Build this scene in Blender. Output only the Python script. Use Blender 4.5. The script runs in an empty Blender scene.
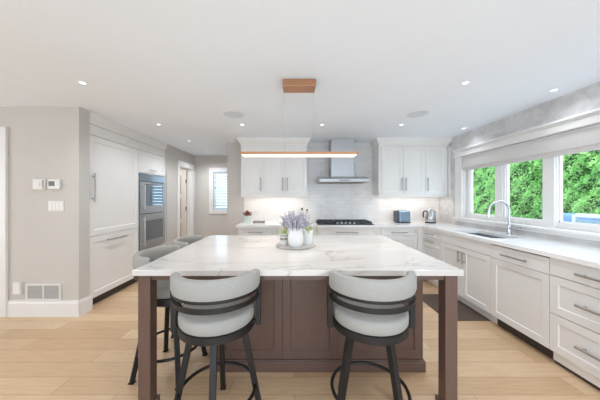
import bpy, bmesh, math, random
from mathutils import Vector, Matrix
random.seed(7)
C = bpy.context.scene.collection
PI = math.pi
S = bpy.context.scene

# ------------------------------------------------------------------ camera
cam_d = bpy.data.cameras.new('camera')
cam = bpy.data.objects.new('camera', cam_d); C.objects.link(cam)
cam.location = (0, 0, 1.38); cam.rotation_euler = (PI/2, 0, 0)
cam_d.sensor_width = 36; cam_d.lens = 36*240/600
cam_d.shift_x = 5.5/600; cam_d.shift_y = -2.2/600
cam_d.clip_start = 0.02; cam_d.clip_end = 200
S.camera = cam

# ------------------------------------------------------------------ world, added fill lights, exposure
w = bpy.data.worlds.new('sky'); S.world = w; w.use_nodes = True
bg = w.node_tree.nodes['Background']
bg.inputs[0].default_value = (0.80, 0.93, 1.06, 1); bg.inputs[1].default_value = 3.0

def area(name, loc, rot, sx, sy, power, col=(1, 1, 1), parent=None):
    d = bpy.data.lights.new(name, 'AREA'); d.shape = 'RECTANGLE'; d.size = sx; d.size_y = sy
    d.energy = power; d.color = col
    o = bpy.data.objects.new(name, d); C.objects.link(o); o.location = loc; o.rotation_euler = rot
    if parent: o.parent = parent
    return o
# added fill lights: one from the left, one aimed up at the ceiling
area('left_fill', (-5.8, 0.2, 1.2), (PI/2, 0, -PI/2), 3.0, 1.8, 55, (.93, .98, 1.0))
area('ceiling_fill', (-0.6, -1.2, 0.9), (PI, 0, 0), 6.0, 1.4, 12, (.80, .93, 1.06))

# added spots without fittings behind the camera, brightening floor and island front
for k, (x, y, e) in enumerate(((-1.0, .35, 12), (1.0, .35, 36), (0.1, .2, 34), (-1.2, -.9, 6), (2.0, -.6, 24))):
    d = bpy.data.lights.new('rear_fill_spot', 'SPOT'); d.energy = e; d.spot_size = math.radians(150); d.spot_blend = 1.; d.shadow_soft_size = .12; d.color = (.94, .98, 1.04)
    o = bpy.data.objects.new('rear_fill_spot', d); C.objects.link(o); o.location = (x, y, 2.42)

S.view_settings.view_transform = 'Standard'; S.view_settings.look = 'None'
S.view_settings.gamma = 1; S.view_settings.use_curve_mapping = False
S.view_settings.exposure = 0.35
S.cycles.max_bounces = 14; S.cycles.diffuse_bounces = 10; S.cycles.glossy_bounces = 4
S.cycles.transparent_max_bounces = 12; S.cycles.sample_clamp_indirect = 4
S.cycles.caustics_reflective = False; S.cycles.caustics_refractive = False
try:
    S.cycles.use_denoising = True
except Exception: pass

# ------------------------------------------------------------------ materials
def lin(c):
    return tuple(((v/255)/12.92 if v/255 <= .04045 else ((v/255+.055)/1.055)**2.4) for v in c)
def mat(name, rgb, rough=.5, metal=0., spec=.5, emit=None, es=0., coat=0.):
    m = bpy.data.materials.new(name); m.use_nodes = True
    p = m.node_tree.nodes['Principled BSDF']
    p.inputs['Base Color'].default_value = (*lin(rgb), 1)
    p.inputs['Roughness'].default_value = rough; p.inputs['Metallic'].default_value = metal
    p.inputs['Specular IOR Level'].default_value = spec
    p.inputs['Coat Weight'].default_value = coat
    if emit:
        p.inputs['Emission Color'].default_value = (*lin(emit), 1); p.inputs['Emission Strength'].default_value = es
    return m
class N:
    """small node-tree writer"""
    def __init__(s, m): s.m = m; s.t = m.node_tree; s.p = s.t.nodes['Principled BSDF']
    def new(s, typ, **kw):
        n = s.t.nodes.new(typ)
        for k, v in kw.items(): setattr(n, k, v)
        return n
    def link(s, a, b): s.t.links.new(a, b)
    def coords(s, order='xyz', scale=(1, 1, 1)):
        tc = s.new('ShaderNodeTexCoord'); sep = s.new('ShaderNodeSeparateXYZ'); cb = s.new('ShaderNodeCombineXYZ')
        s.link(tc.outputs['Object'], sep.inputs[0])
        for i, a in enumerate(order): s.link(sep.outputs['xyz'.index(a)], cb.inputs[i])
        mp = s.new('ShaderNodeMapping'); mp.inputs['Scale'].default_value = scale
        s.link(cb.outputs[0], mp.inputs[0]); return mp.outputs[0]
    def noise(s, vec, scale, detail=3, rough=.5, dist=0.):
        n = s.new('ShaderNodeTexNoise'); n.inputs['Scale'].default_value = scale; n.inputs['Detail'].default_value = detail
        n.inputs['Roughness'].default_value = rough; n.inputs['Distortion'].default_value = dist
        s.link(vec, n.inputs['Vector']); return n.outputs['Fac']
    def ramp(s, fac, stops):
        r = s.new('ShaderNodeValToRGB'); e = r.color_ramp.elements
        while len(e) < len(stops): e.new(.5)
        for k, (pos, c) in enumerate(stops):
            e[k].position = pos; e[k].color = (*lin(c), 1)
        s.link(fac, r.inputs[0]); return r.outputs[0]
    def mix(s, fac, a, b, typ='MIX'):
        n = s.new('ShaderNodeMix', data_type='RGBA', blend_type=typ)
        if isinstance(fac, float): n.inputs[0].default_value = fac
        else: s.link(fac, n.inputs[0])
        for i, v in ((6, a), (7, b)):
            if isinstance(v, tuple): n.inputs[i].default_value = (*lin(v), 1)
            else: s.link(v, n.inputs[i])
        return n.outputs[2]
    def bump(s, h, strength=.2, dist=.01):
        b = s.new('ShaderNodeBump'); b.inputs['Strength'].default_value = strength; b.inputs['Distance'].default_value = dist
        s.link(h, b.inputs['Height']); s.link(b.outputs[0], s.p.inputs['Normal'])
    def base(s, c): s.link(c, s.p.inputs['Base Color'])

def grained(name, a, b, scale, rough, bump=0., order='xyz', sc=(1, 1, 1), **kw):
    m = mat(name, a, rough, **kw); n = N(m)
    f = n.noise(n.coords(order, sc), scale, 4, .6)
    n.base(n.ramp(f, [(.3, a), (.7, b)]))
    if bump: n.bump(f, bump, .003)
    return m

M = {}
M['paint'] = grained('beige_wall_paint', (196, 192, 187), (199, 195, 190), 3, .8)
M['ceil'] = grained('white_ceiling_paint', (234, 241, 249), (236, 243, 251), 2, .9)
M['white'] = grained('white_cabinet_lacquer', (226, 225, 223), (229, 228, 226), 4, .38)
M['trim'] = grained('white_trim_paint', (225, 224, 223), (228, 227, 226), 4, .4)
M['plate'] = mat('white_plastic', (219, 217, 213), .4)
M['steel'] = grained('brushed_steel', (182, 184, 187), (192, 194, 197), 40, .42, sc=(1, 1, 12), metal=.65)
M['chrome'] = mat('polished_chrome', (205, 207, 212), .12, 1.)
M['pull'] = mat('brushed_nickel_pull', (176, 172, 169), .42, .9)
M['ovensteel'] = grained('oven_steel', (166, 168, 171), (176, 178, 181), 40, .38, metal=.75)
M['steelk'] = mat('polished_steel', (176, 178, 180), .25, 1.)
M['wire'] = mat('pale_wire', (186, 186, 186), .5)
M['black'] = mat('dark_bronze_metal', (44, 43, 43), .45, .5)
M['iron'] = mat('black_cast_iron', (50, 56, 66), .5)
M['ovenglass'] = mat('oven_glass', (140, 150, 158), .05, .85, .8)
M['panelglass'] = mat('oven_control_glass', (136, 150, 162), .12, .5, .8)
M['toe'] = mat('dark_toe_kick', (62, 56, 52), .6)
M['copper'] = grained('brushed_copper', (176, 128, 96), (188, 140, 106), 30, .38, sc=(12, 1, 1), metal=.7)
M['lampwhite'] = mat('lit_diffuser', (255, 250, 242), .5, emit=(255, 246, 234), es=.85)
M['canlight'] = mat('lit_lamp_lens', (255, 255, 255), .5, emit=(255, 250, 242), es=1.8)
M['strip'] = mat('lit_led_strip', (255, 240, 220), .5, emit=(255, 226, 190), es=1.5)
M['brown'] = grained('brown_painted_wood', (96, 75, 66), (104, 82, 73), 6, .34, sc=(14, 14, 1))
M['cloth'] = grained('light_grey_fabric', (150, 149, 145), (165, 164, 160), 260, .9, .12)
M['ceramic'] = grained('speckled_white_ceramic', (222, 222, 220), (232, 232, 231), 60, .45, .05)
M['ceramic2'] = mat('matt_white_ceramic', (224, 225, 224), .5)
M['band'] = mat('grey_brown_band', (150, 138, 132), .7)
M['mint'] = grained('pale_mint_pot', (196, 212, 204), (210, 222, 214), 30, .5)
M['lav'] = grained('lavender_blossom', (150, 145, 158), (198, 195, 204), 40, .8)
M['lavdark'] = grained('grey_green_stems', (92, 98, 98), (122, 126, 130), 40, .8)
M['leaf'] = grained('fresh_green_leaf', (132, 152, 92), (176, 188, 128), 30, .6)
M['rust'] = grained('russet_leaf', (112, 66, 54), (156, 92, 76), 40, .7)
M['tulip'] = mat('peach_petal', (222, 190, 164), .6)
M['traym'] = grained('grey_stone_tray', (168, 164, 160), (186, 182, 178), 20, .5)
M['trayd'] = mat('dark_grey_slate', (128, 122, 118), .5)
M['bottle'] = mat('white_bottle', (226, 226, 224), .3)
M['capd'] = mat('dark_grey_cap', (88, 84, 86), .4)
M['capb'] = mat('olive_brown_cap', (122, 100, 62), .4)
M['blue'] = grained('blue_grey_enamel', (120, 140, 156), (130, 150, 166), 10, .22, metal=.35)
M['blueend'] = mat('dark_blue_grey_end', (74, 86, 98), .4)
M['screen'] = mat('dark_lcd_screen', (44, 54, 52), .2)
M['slot'] = mat('grille_shadow_metal', (150, 147, 143), .7)
M['slat'] = mat('grey_vent_slats', (188, 185, 181), .6)
M['rugm'] = grained('dark_brown_mat', (80, 65, 55), (98, 84, 74), 60, .95, .4)
M['door'] = mat('cream_door_paint', (228, 221, 212), .45)
M['doorglass'] = mat('frosted_beige_glass', (186, 172, 152), .35)
M['hinge'] = mat('dark_hinge_metal', (92, 88, 84), .4, .8)
M['blindm'] = mat('white_blind_slat', (186, 204, 214), .6)
M['sinkm'] = grained('grey_granite_sink', (120, 124, 130), (136, 140, 146), 80, .4)
M['soil'] = mat('dark_soil', (70, 58, 48), .9)
M['lawn'] = grained('pale_patio_paving', (196, 192, 186), (208, 204, 198), 6, .9)
M['bluecush'] = mat('blue_outdoor_fabric', (112, 146, 190), .8)
M['whitemetal'] = mat('white_outdoor_frame', (214, 216, 218), .5)
M['greyslat'] = mat('grey_outdoor_slat', (150, 168, 180), .6)
M['shade'] = grained('white_shade_fabric', (204, 201, 199), (212, 210, 208), 60, .9, .1, sc=(1, 1, 6))

# wide oak planks running across the room
m = mat('oak_plank_floor', (200, 170, 140), .33); n = N(m); v = n.coords()
br = n.new('ShaderNodeTexBrick'); br.offset = .37; br.squash = 1
for k, val in (('Scale', 1.), ('Mortar Size', .0022), ('Mortar Smooth', .1), ('Bias', 0.), ('Brick Width', 1.25), ('Row Height', .168)):
    br.inputs[k].default_value = val
br.inputs['Color1'].default_value = (*lin((200, 167, 131)), 1); br.inputs['Color2'].default_value = (*lin((226, 198, 164)), 1)
br.inputs['Mortar'].default_value = (*lin((172, 140, 108)), 1)
n.link(v, br.inputs['Vector'])
g = n.noise(n.coords('xyz', (1.2, 14, 1)), 4, 5, .6, .4)
gc = n.ramp(g, [(.25, (222, 214, 205)), (.75, (255, 255, 255))])
n.base(n.mix(.75, br.outputs['Color'], gc, 'MULTIPLY')); n.bump(br.outputs['Fac'], -.15, .002)
M['floor'] = m

def stone(name, seed, pale=False):
    m = mat(name, (232, 230, 228), .16, spec=.5); n = N(m); v = n.coords()
    mp = n.new('ShaderNodeMapping'); mp.inputs['Location'].default_value = (seed, seed*.7, 0)
    mp.inputs['Rotation'].default_value = (0, 0, .55); mp.inputs['Scale'].default_value = (1, 2.2, 1); n.link(v, mp.inputs[0])
    f = n.noise(mp.outputs[0], .9, 6, .55, .8)
    sb = n.new('ShaderNodeMath', operation='SUBTRACT'); n.link(f, sb.inputs[0]); sb.inputs[1].default_value = .5
    ab = n.new('ShaderNodeMath', operation='ABSOLUTE'); n.link(sb.outputs[0], ab.inputs[0])
    vein = n.ramp(ab.outputs[0], [(0., (232, 230, 228) if pale else (204, 200, 197)), (.005, (236, 235, 234) if pale else (219, 216, 214)), (.016, (240, 240, 240) if pale else (233, 232, 231))])
    cloud = n.ramp(n.noise(mp.outputs[0], 1.6, 3), [(.35, (246, 246, 246) if pale else (222, 218, 215)), (.7, (255, 255, 255) if pale else (236, 232, 229))])
    n.base(n.mix(1., vein, cloud, 'MULTIPLY')); return m
M['quartz'] = stone('white_veined_quartz', 3.1)
M['quartz2'] = stone('white_quartz_worktop', 11.7, True)

def tile(name, order, a, b, mort, w_, h_, cloud):
    m = mat(name, a, .22); n = N(m); v = n.coords(order)
    br = n.new('ShaderNodeTexBrick'); br.offset = .5
    for k, val in (('Scale', 1.), ('Mortar Size', .0025), ('Mortar Smooth', .2), ('Bias', 0.), ('Brick Width', w_), ('Row Height', h_)):
        br.inputs[k].default_value = val
    br.inputs['Color1'].default_value = (*lin(a), 1); br.inputs['Color2'].default_value = (*lin(b), 1); br.inputs['Mortar'].default_value = (*lin(mort), 1)
    n.link(v, br.inputs['Vector'])
    cl = n.ramp(n.noise(v, 5, 4, .6, .6), [(.3, cloud), (.68, (255, 255, 255))])
    n.base(n.mix(1., br.outputs['Color'], cl, 'MULTIPLY')); n.bump(br.outputs['Fac'], -.25, .003); return m
M['tile_r'] = tile('grey_white_stone_tile', 'yzx', (213, 213, 214), (218, 218, 219), (208, 208, 208), .30, .075, (221, 220, 219))
M['tile_b'] = tile('white_subway_tile', 'xzy', (226, 225, 225), (232, 231, 231), (214, 213, 212), .20, .066, (244, 243, 242))

# glass one can see through, with a faint reflection
m = bpy.data.materials.new('clear_window_glass'); m.use_nodes = True; t = m.node_tree
for nd in list(t.nodes):
    if nd.type == 'BSDF_PRINCIPLED': t.nodes.remove(nd)
out = next(nd for nd in t.nodes if nd.type == 'OUTPUT_MATERIAL')
tr = t.nodes.new('ShaderNodeBsdfTransparent'); tr.inputs[0].default_value = (.95, .98, .98, 1)
gl = t.nodes.new('ShaderNodeBsdfGlossy'); gl.inputs['Roughness'].default_value = .02
mx = t.nodes.new('ShaderNodeMixShader'); mx.inputs[0].default_value = .05
t.links.new(tr.outputs[0], mx.inputs[1]); t.links.new(gl.outputs[0], mx.inputs[2]); t.links.new(mx.outputs[0], out.inputs[0])
M['glass'] = m
# hedge leaves, two greens
m = mat('hedge_leaf', (90, 160, 70), .5); n = N(m)
f = n.noise(n.coords(), 2.6, 5, .75); n.base(n.ramp(f, [(.3, (72, 132, 54)), (.5, (120, 184, 84)), (.72, (176, 216, 126))]))
M['hedge'] = m
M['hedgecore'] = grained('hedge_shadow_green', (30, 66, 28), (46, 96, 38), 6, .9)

# ------------------------------------------------------------------ mesh helpers
class MB:
    def __init__(s): s.b = bmesh.new()
    def box(s, x0, x1, y0, y1, z0, z1):
        vs = [s.b.verts.new((x, y, z)) for z in (z0, z1) for y in (y0, y1) for x in (x0, x1)]
        for f in ((0, 2, 3, 1), (4, 5, 7, 6), (0, 1, 5, 4), (2, 6, 7, 3), (0, 4, 6, 2), (1, 3, 7, 5)):
            s.b.faces.new([vs[i] for i in f])
        return s
    def shaker(s, x0, x1, z0, z1, yf, t=.02, rail=.062, dep=.009):
        """five-piece door: its front at yf facing -y, thickness t, recessed centre"""
        def ring(a, b, c, d, y): return [s.b.verts.new(p) for p in ((a, y, c), (b, y, c), (b, y, d), (a, y, d))]
        o = ring(x0, x1, z0, z1, yf); i = ring(x0+rail, x1-rail, z0+rail, z1-rail, yf)
        e = .006
        r = ring(x0+rail+e, x1-rail-e, z0+rail+e, z1-rail-e, yf+dep); k = ring(x0, x1, z0, z1, yf+t)
        for a, b in ((o, i), (i, r)):
            for j in range(4): s.b.faces.new((a[j], a[(j+1) % 4], b[(j+1) % 4], b[j]))
        s.b.faces.new(r); s.b.faces.new(k[::-1])
        for j in range(4): s.b.faces.new((k[j], k[(j+1) % 4], o[(j+1) % 4], o[j]))
        return s
    def rod(s, p0, p1, r0, r1=None, n=12, cap=True):
        r1 = r0 if r1 is None else r1
        p0 = Vector(p0); p1 = Vector(p1); d = (p1-p0).normalized()
        u = d.orthogonal().normalized(); v = d.cross(u)
        A = [s.b.verts.new(p0+(u*math.cos(2*PI*k/n)+v*math.sin(2*PI*k/n))*r0) for k in range(n)]
        B = [s.b.verts.new(p1+(u*math.cos(2*PI*k/n)+v*math.sin(2*PI*k/n))*r1) for k in range(n)]
        for k in range(n): s.b.faces.new((A[k], A[(k+1) % n], B[(k+1) % n], B[k]))
        if cap: s.b.faces.new(A[::-1]); s.b.faces.new(B)
        return s
    def bar4(s, p0, p1, w0, w1, up):
        """square-section bar from p0 to p1; 'up' fixes its turn"""
        p0 = Vector(p0); p1 = Vector(p1); d = (p1-p0).normalized(); u = Vector(up).cross(d).normalized(); v = d.cross(u)
        q = []
        for p, wd in ((p0, w0), (p1, w1)):
            q.append([s.b.verts.new(p+u*a*wd/2+v*b*wd/2) for a, b in ((-1, -1), (1, -1), (1, 1), (-1, 1))])
        for k in range(4): s.b.faces.new((q[0][k], q[0][(k+1) % 4], q[1][(k+1) % 4], q[1][k]))
        s.b.faces.new(q[0][::-1]); s.b.faces.new(q[1]); return s
    def tube(s, pts, r, n=10, closed=False):
        pts = [Vector(p) for p in pts]; L = len(pts); rings = []; u = None
        for i, p in enumerate(pts):
            a = pts[(i-1) % L] if (closed or i > 0) else p; b = pts[(i+1) % L] if (closed or i < L-1) else p
            d = (b-a).normalized()
            u = d.orthogonal().normalized() if u is None else (u-d*u.dot(d)).normalized()
            v = d.cross(u)
            rr = r[i] if isinstance(r, (list, tuple)) else r
            rings.append([s.b.verts.new(p+(u*math.cos(2*PI*k/n)+v*math.sin(2*PI*k/n))*rr) for k in range(n)])
        for i in range(L if closed else L-1):
            A, B = rings[i], rings[(i+1) % L]
            for k in range(n): s.b.faces.new((A[k], A[(k+1) % n], B[(k+1) % n], B[k]))
        if not closed: s.b.faces.new(rings[0][::-1]); s.b.faces.new(rings[-1])
        return s
    def lathe(s, prof, n=32, c=(0, 0, 0)):
        rings = []
        for r, z in prof:
            if r < 1e-6: rings.append([s.b.verts.new((c[0], c[1], c[2]+z))])
            else: rings.append([s.b.verts.new((c[0]+r*math.cos(2*PI*k/n), c[1]+r*math.sin(2*PI*k/n), c[2]+z)) for k in range(n)])
        for A, B in zip(rings, rings[1:]):
            for k in range(n):
                k2 = (k+1) % n
                if len(A) == 1 and len(B) == 1: continue
                if len(A) == 1: s.b.faces.new((A[0], B[k2], B[k]))
                elif len(B) == 1: s.b.faces.new((A[k], A[k2], B[0]))
                else: s.b.faces.new((A[k], A[k2], B[k2], B[k]))
        return s
    def arc(s, prof, a0, a1, n=28, cap=True):
        """sweep a closed (r, z) profile about z from angle a0 to a1"""
        full = abs(abs(a1-a0)-2*PI) < 1e-6; rings = []
        for i in range(n if full else n+1):
            a = a0+(a1-a0)*i/n
            rings.append([s.b.verts.new((r*math.cos(a), r*math.sin(a), z)) for r, z in prof])
        L = len(prof)
        for i in range(n):
            A, B = rings[i], rings[(i+1) % len(rings)]
            for k in range(L): s.b.faces.new((A[k], A[(k+1) % L], B[(k+1) % L], B[k]))
        if not full and cap: s.b.faces.new(rings[0][::-1]); s.b.faces.new(rings[-1])
        return s
    def prism_x(s, prof, x0, x1):
        """extrude a closed (y, z) outline along x"""
        A = [s.b.verts.new((x0, y, z)) for y, z in prof]; B = [s.b.verts.new((x1, y, z)) for y, z in prof]; L = len(prof)
        for k in range(L): s.b.faces.new((A[k], A[(k+1) % L], B[(k+1) % L], B[k]))
        s.b.faces.new(A[::-1]); s.b.faces.new(B); return s
    def ball(s, c, r, sub=1, sc=(1, 1, 1)):
        mtx = Matrix.Translation(c) @ Matrix.Diagonal((*sc, 1))
        bmesh.ops.create_icosphere(s.b, subdivisions=sub, radius=r, matrix=mtx); return s
    def build(s, name, m, parent=None, bevel=0., smooth=False, seg=2):
        bmesh.ops.recalc_face_normals(s.b, faces=s.b.faces[:])
        me = bpy.data.meshes.new(name); s.b.to_mesh(me); s.b.free(); me.materials.append(m)
        o = bpy.data.objects.new(name, me); C.objects.link(o)
        if parent: o.parent = parent
        if smooth:
            for p in me.polygons: p.use_smooth = True
            me.set_sharp_from_angle(angle=math.radians(38))
        if bevel:
            md = o.modifiers.new('edge', 'BEVEL'); md.width = bevel; md.segments = seg; md.limit_method = 'ANGLE'; md.angle_limit = math.radians(40)
        return o
def box(name, m, parent, x0, x1, y0, y1, z0, z1, bevel=0.):
    return MB().box(x0, x1, y0, y1, z0, z1).build(name, m, parent, bevel)
def tag(o, label, cat, group=None):
    o['label'] = label; o['category'] = cat
    if group: o['group'] = group
    return o
def thing(name, label, cat, loc=(0, 0, 0), rz=0., group=None):
    o = bpy.data.objects.new(name, None); C.objects.link(o); o.location = loc; o.rotation_euler = (0, 0, rz); o.empty_display_size = .1
    return tag(o, label, cat, group)
def struct(o, label=None):
    o['kind'] = 'structure'
    if label: o['label'] = label
    return o
def sempty(name, loc=(0, 0, 0), rz=0.):
    o = bpy.data.objects.new(name, None); C.objects.link(o); o.location = loc; o.rotation_euler = (0, 0, rz); o['kind'] = 'structure'; return o

# ------------------------------------------------------------------ room shell
H = 2.44; CT = .925
XL, XR = -2.51, 2.78          # pantry/hall side, window side
YB, YF = 4.62, 6.03           # kitchen back wall, hall end wall
struct(box('floor', M['floor'], None, -6, 3.0, -2.0, 6.2, -.06, 0))
struct(box('ceiling', M['ceil'], None, -6, 3.0, -2.0, 6.2, H, H+.08))
struct(box('wall_near_left', M['paint'], None, -6, XL, 2.794, 2.94, 0, H))
struct(MB().box(XL-.12, XL, 4.72, 5.23, 0, H).box(XL-.12, XL, 5.90, 6.03, 0, H).box(XL-.12, XL, 5.23, 5.90, 2.08, H).build('wall_left', M['paint']))
struct(MB().box(-6, -1.7, -2.1, -2, 0, H).box(-1.7, 3.0, -2.1, -2, 2.15, H).build('added_wall_rear', M['paint']))  # unseen wall, added with a narrowed opening to cut light from behind
struct(box('added_wall_left', M['paint'], None, -6.1, -6, -2, 2.94, 0, H))  # unseen wall, added to shut out light from the left
struct(box('wall_pantry', M['paint'], None, -3.4, -3.28, 2.94, 4.72, 0, H))
struct(box('wall_side_room', M['paint'], None, -4.6, -4.5, 4.72, 6.03, 0, H))
struct(box('wall_pantry_end', M['paint'], None, -4.5, XL-.12, 4.72, 4.80, 0, H))
wx0, wx1, wz0, wz1 = -2.04, -1.42, 1.08, 2.03
struct(MB().box(-4.6, wx0, YF, 6.15, 0, H).box(wx1, -1.18, YF, 6.15, 0, H).box(wx0, wx1, YF, 6.15, 0, wz0).box(wx0, wx1, YF, 6.15, wz1, H).build('wall_far', M['paint']))
struct(box('wall_hall', M['paint'], None, -1.30, -1.18, YB+.12, YF, 0, H))
struct(box('wall_back', M['paint'], None, -1.30, XR+.16, YB, YB+.12, 0, H))
oy0, oy1, oz0, oz1 = 1.30, 3.96, 1.05, 2.05   # kitchen window opening
struct(MB().box(XR, XR+.16, -2, oy0, 0, H).box(XR, XR+.16, oy1, YB, 0, H).box(XR, XR+.16, oy0, oy1, 0, oz0).box(XR, XR+.16, oy0, oy1, oz1, H).build('wall_right', M['tile_r']))
struct(box('wall_back_tile', M['tile_b'], None, -.97, XR-.001, YB-.008, YB+.001, CT, H))
# baseboards
def bbprof(t=.016, h=.19): return [(0, 0), (-t, 0), (-t, h-.035), (-t*.55, h-.02), (-t*.55, h), (0, h)]
b = sempty('baseboard_near_left', (0, 2.794, 0)); MB().prism_x(bbprof(), -3.33, XL+.016).build('board', M['trim'], b)
b = sempty('baseboard_return', (XL, 0, 0), PI/2); MB().prism_x(bbprof(), 2.794-.016, 2.966).build('board', M['trim'], b)
b = sempty('baseboard_left', (XL, 0, 0), PI/2); MB().prism_x(bbprof(), 4.73, 5.13).build('board', M['trim'], b)
b = sempty('baseboard_far', (0, YF, 0)); MB().prism_x(bbprof(), XL, -1.30).build('board', M['trim'], b)
# casing of the opening at the near left wall
struct(MB().box(-3.43, -3.335, 2.772, 2.794, 0, 2.20).box(-3.345, -3.33, 2.764, 2.794, 0, 2.20).box(-4.6, -3.43, 2.772, 2.794, 2.105, 2.20).build('trim_1', M['trim'], None, .003))
struct(box('door_2', M['trim'], None, -4.4, -3.43, 2.782, 2.794, 0, 2.105))
# hall doorway: casing, jamb and leaf
d1 = sempty('door_1')
MB().box(XL, XL+.018, 5.13, 5.235, 0, 2.19).box(XL, XL+.018, 5.895, 6.0, 0, 2.19).box(XL, XL+.018, 5.235, 5.895, 2.075, 2.19).build('casing', M['trim'], d1, .003)
MB().box(XL-.13, XL, 5.235, 5.25, 0, 2.075).box(XL-.13, XL, 5.885, 5.90, 0, 2.075).box(XL-.13, XL, 5.25, 5.885, 2.06, 2.075).build('jamb', M['trim'], d1)
lf = MB(); lx0, lx1 = -3.28, -2.645
lf.box(lx0, lx0+.115, 5.845, 5.885, .01, 2.05).box(lx1-.115, lx1, 5.845, 5.885, .01, 2.05)
for z0, z1 in ((.01, .25), (.77, .87), (1.37, 1.47), (1.93, 2.05)): lf.box(lx0+.115, lx1-.115, 5.845, 5.885, z0, z1)
leaf = lf.build('door_leaf', M['door'], d1, .002)
for z0, z1 in ((.25, .77), (.87, 1.37), (1.47, 1.93)): box('glass_panel', M['doorglass'], leaf, lx0+.115, lx1-.115, 5.86, 5.87, z0, z1)
for z in (.3, 1.12, 1.78): MB().rod((-2.64, 5.838, z-.045), (-2.64, 5.838, z+.045), .011).build('hinge', M['hinge'], leaf)
# far hall window with slatted blind
w4 = sempty('window_4')
MB().box(wx0-.10, wx0, YF-.02, YF, wz0-.10, wz1+.10).box(wx1, wx1+.10, YF-.02, YF, wz0-.10, wz1+.10).box(wx0, wx1, YF-.02, YF, wz1, wz1+.10).box(wx0, wx1, YF-.02, YF, wz0-.10, wz0).build('casing', M['trim'], w4, .003)
MB().box(wx0, wx0+.05, YF+.03, YF+.09, wz0, wz1).box(wx1-.05, wx1, YF+.03, YF+.09, wz0, wz1).box(wx0+.05, wx1-.05, YF+.03, YF+.09, wz1-.05, wz1).box(wx0+.05, wx1-.05, YF+.03, YF+.09, wz0, wz0+.05).build('frame', M['trim'], w4, .003)
box('pane', M['glass'], w4, wx0+.05, wx1-.05, YF+.07, YF+.075, wz0+.05, wz1-.05)
bl = MB().box(wx0+.03, wx1-.03, YF-.012, YF+.02, wz1-.05, wz1-.005)
k = 0
while wz0+.02+k*.075 < wz1-.06:
    z = wz0+.02+k*.075
    bl.prism_x([(YF-.012, z-.022), (YF-.009, z-.024), (YF+.020, z+.024), (YF+.017, z+.026)], wx0+.03, wx1-.03); k += 1
tag(bl.build('window_blind', M['blindm']), 'white slatted blind in the small window at the end of the hall', 'blind')

# ------------------------------------------------------------------ kitchen window on the right
CF = XR-.025
tr1 = MB().box(CF, XR, oy1, 4.12, 1.00, 2.06).box(CF, XR, oy0-.18, oy0, 1.00, 2.06)
tr1.box(CF-.022, XR, oy0-.2, 4.122, 2.058, 2.08).box(CF-.010, XR, oy0-.19, 4.12, 2.08, 2.14).box(CF-.020, XR, oy0-.21, 4.125, 2.14, 2.158).box(CF-.034, XR, oy0-.22, 4.13, 2.158, 2.185)
tr1.box(CF-.012, XR, oy0-.18, 4.12, .985, 1.03).box(CF-.05, XR+.05, oy0-.19, 4.13, 1.03, 1.055)
tr1.box(XR, XR+.16, oy1-.012, oy1, 1.055, oz1).box(XR, XR+.16, oy0, oy0+.012, 1.055, oz1).box(XR, XR+.16, oy0+.012, oy1-.012, oz1-.012, oz1).box(XR+.05, XR+.18, oy0+.012, oy1-.012, 1.03, 1.055)
struct(tr1.build('trim_2', M['trim'], None, .004))
struct(MB().box(XR+.030, XR+.12, 3.250, 3.367, 1.055, 2.04).build('trim_3', M['trim'], None, .004))
struct(MB().box(XR+.030, XR+.12, 2.596, 2.722, 1.055, 2.04).build('trim_4', M['trim'], None, .004))
for i, (y0, y1) in enumerate(((3.30, oy1-.026), (2.662, 3.283), (oy0+.012, 2.646))):
    wn = sempty('window_%d' % (i+1)); X0, X1 = XR+.045, XR+.105; q = .062; z0, z1 = 1.055, 2.036
    MB().box(X0, X1, y0, y0+q, z0, z1).box(X0, X1, y1-q, y1, z0, z1).box(X0, X1, y0+q, y1-q, z0, z0+q).box(X0, X1, y0+q, y1-q, z1-.16, z1).build('sash_frame', M['trim'], wn, .006)
    MB().box(X0+.02, X1-.01, y0+q, y0+q+.014, z0+q, z1-.16).box(X0+.02, X1-.01, y1-q-.014, y1-q, z0+q, z1-.16).box(X0+.02, X1-.01, y0+q, y1-q, z0+q, z0+q+.012).build('glazing_bead', M['trim'], wn)
    box('pane', M['glass'], wn, X0+.034, X0+.04, y0+q, y1-q, z0+q, z1-.16)
    yc = (y0+y1)/2
    cr = MB().box(X0-.035, X0, yc-.05, yc+.05, 1.056, 1.075); cr.rod((X0-.03, yc+.01, 1.075), (X0-.035, yc-.075, 1.09), .007); cr.ball((X0-.035, yc-.078, 1.092), .011)
    cr.build('crank_handle', M['plate'], wn, 0, True)
m = M['blindm']; n = N(m); tl = n.new('ShaderNodeBsdfTranslucent'); tl.inputs[0].default_value = (.8, .87, .92, 1); mx2 = n.new('ShaderNodeMixShader'); mx2.inputs[0].default_value = .22
n.link(n.p.outputs[0], mx2.inputs[1]); n.link(tl.outputs[0], mx2.inputs[2]); n.link(mx2.outputs[0], next(q for q in n.t.nodes if q.type == 'OUTPUT_MATERIAL').inputs[0])
rs = thing('roman_shade', 'white fabric roman shade drawn up across the top of the wide kitchen window', 'shade', (0, 0, 0))
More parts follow.
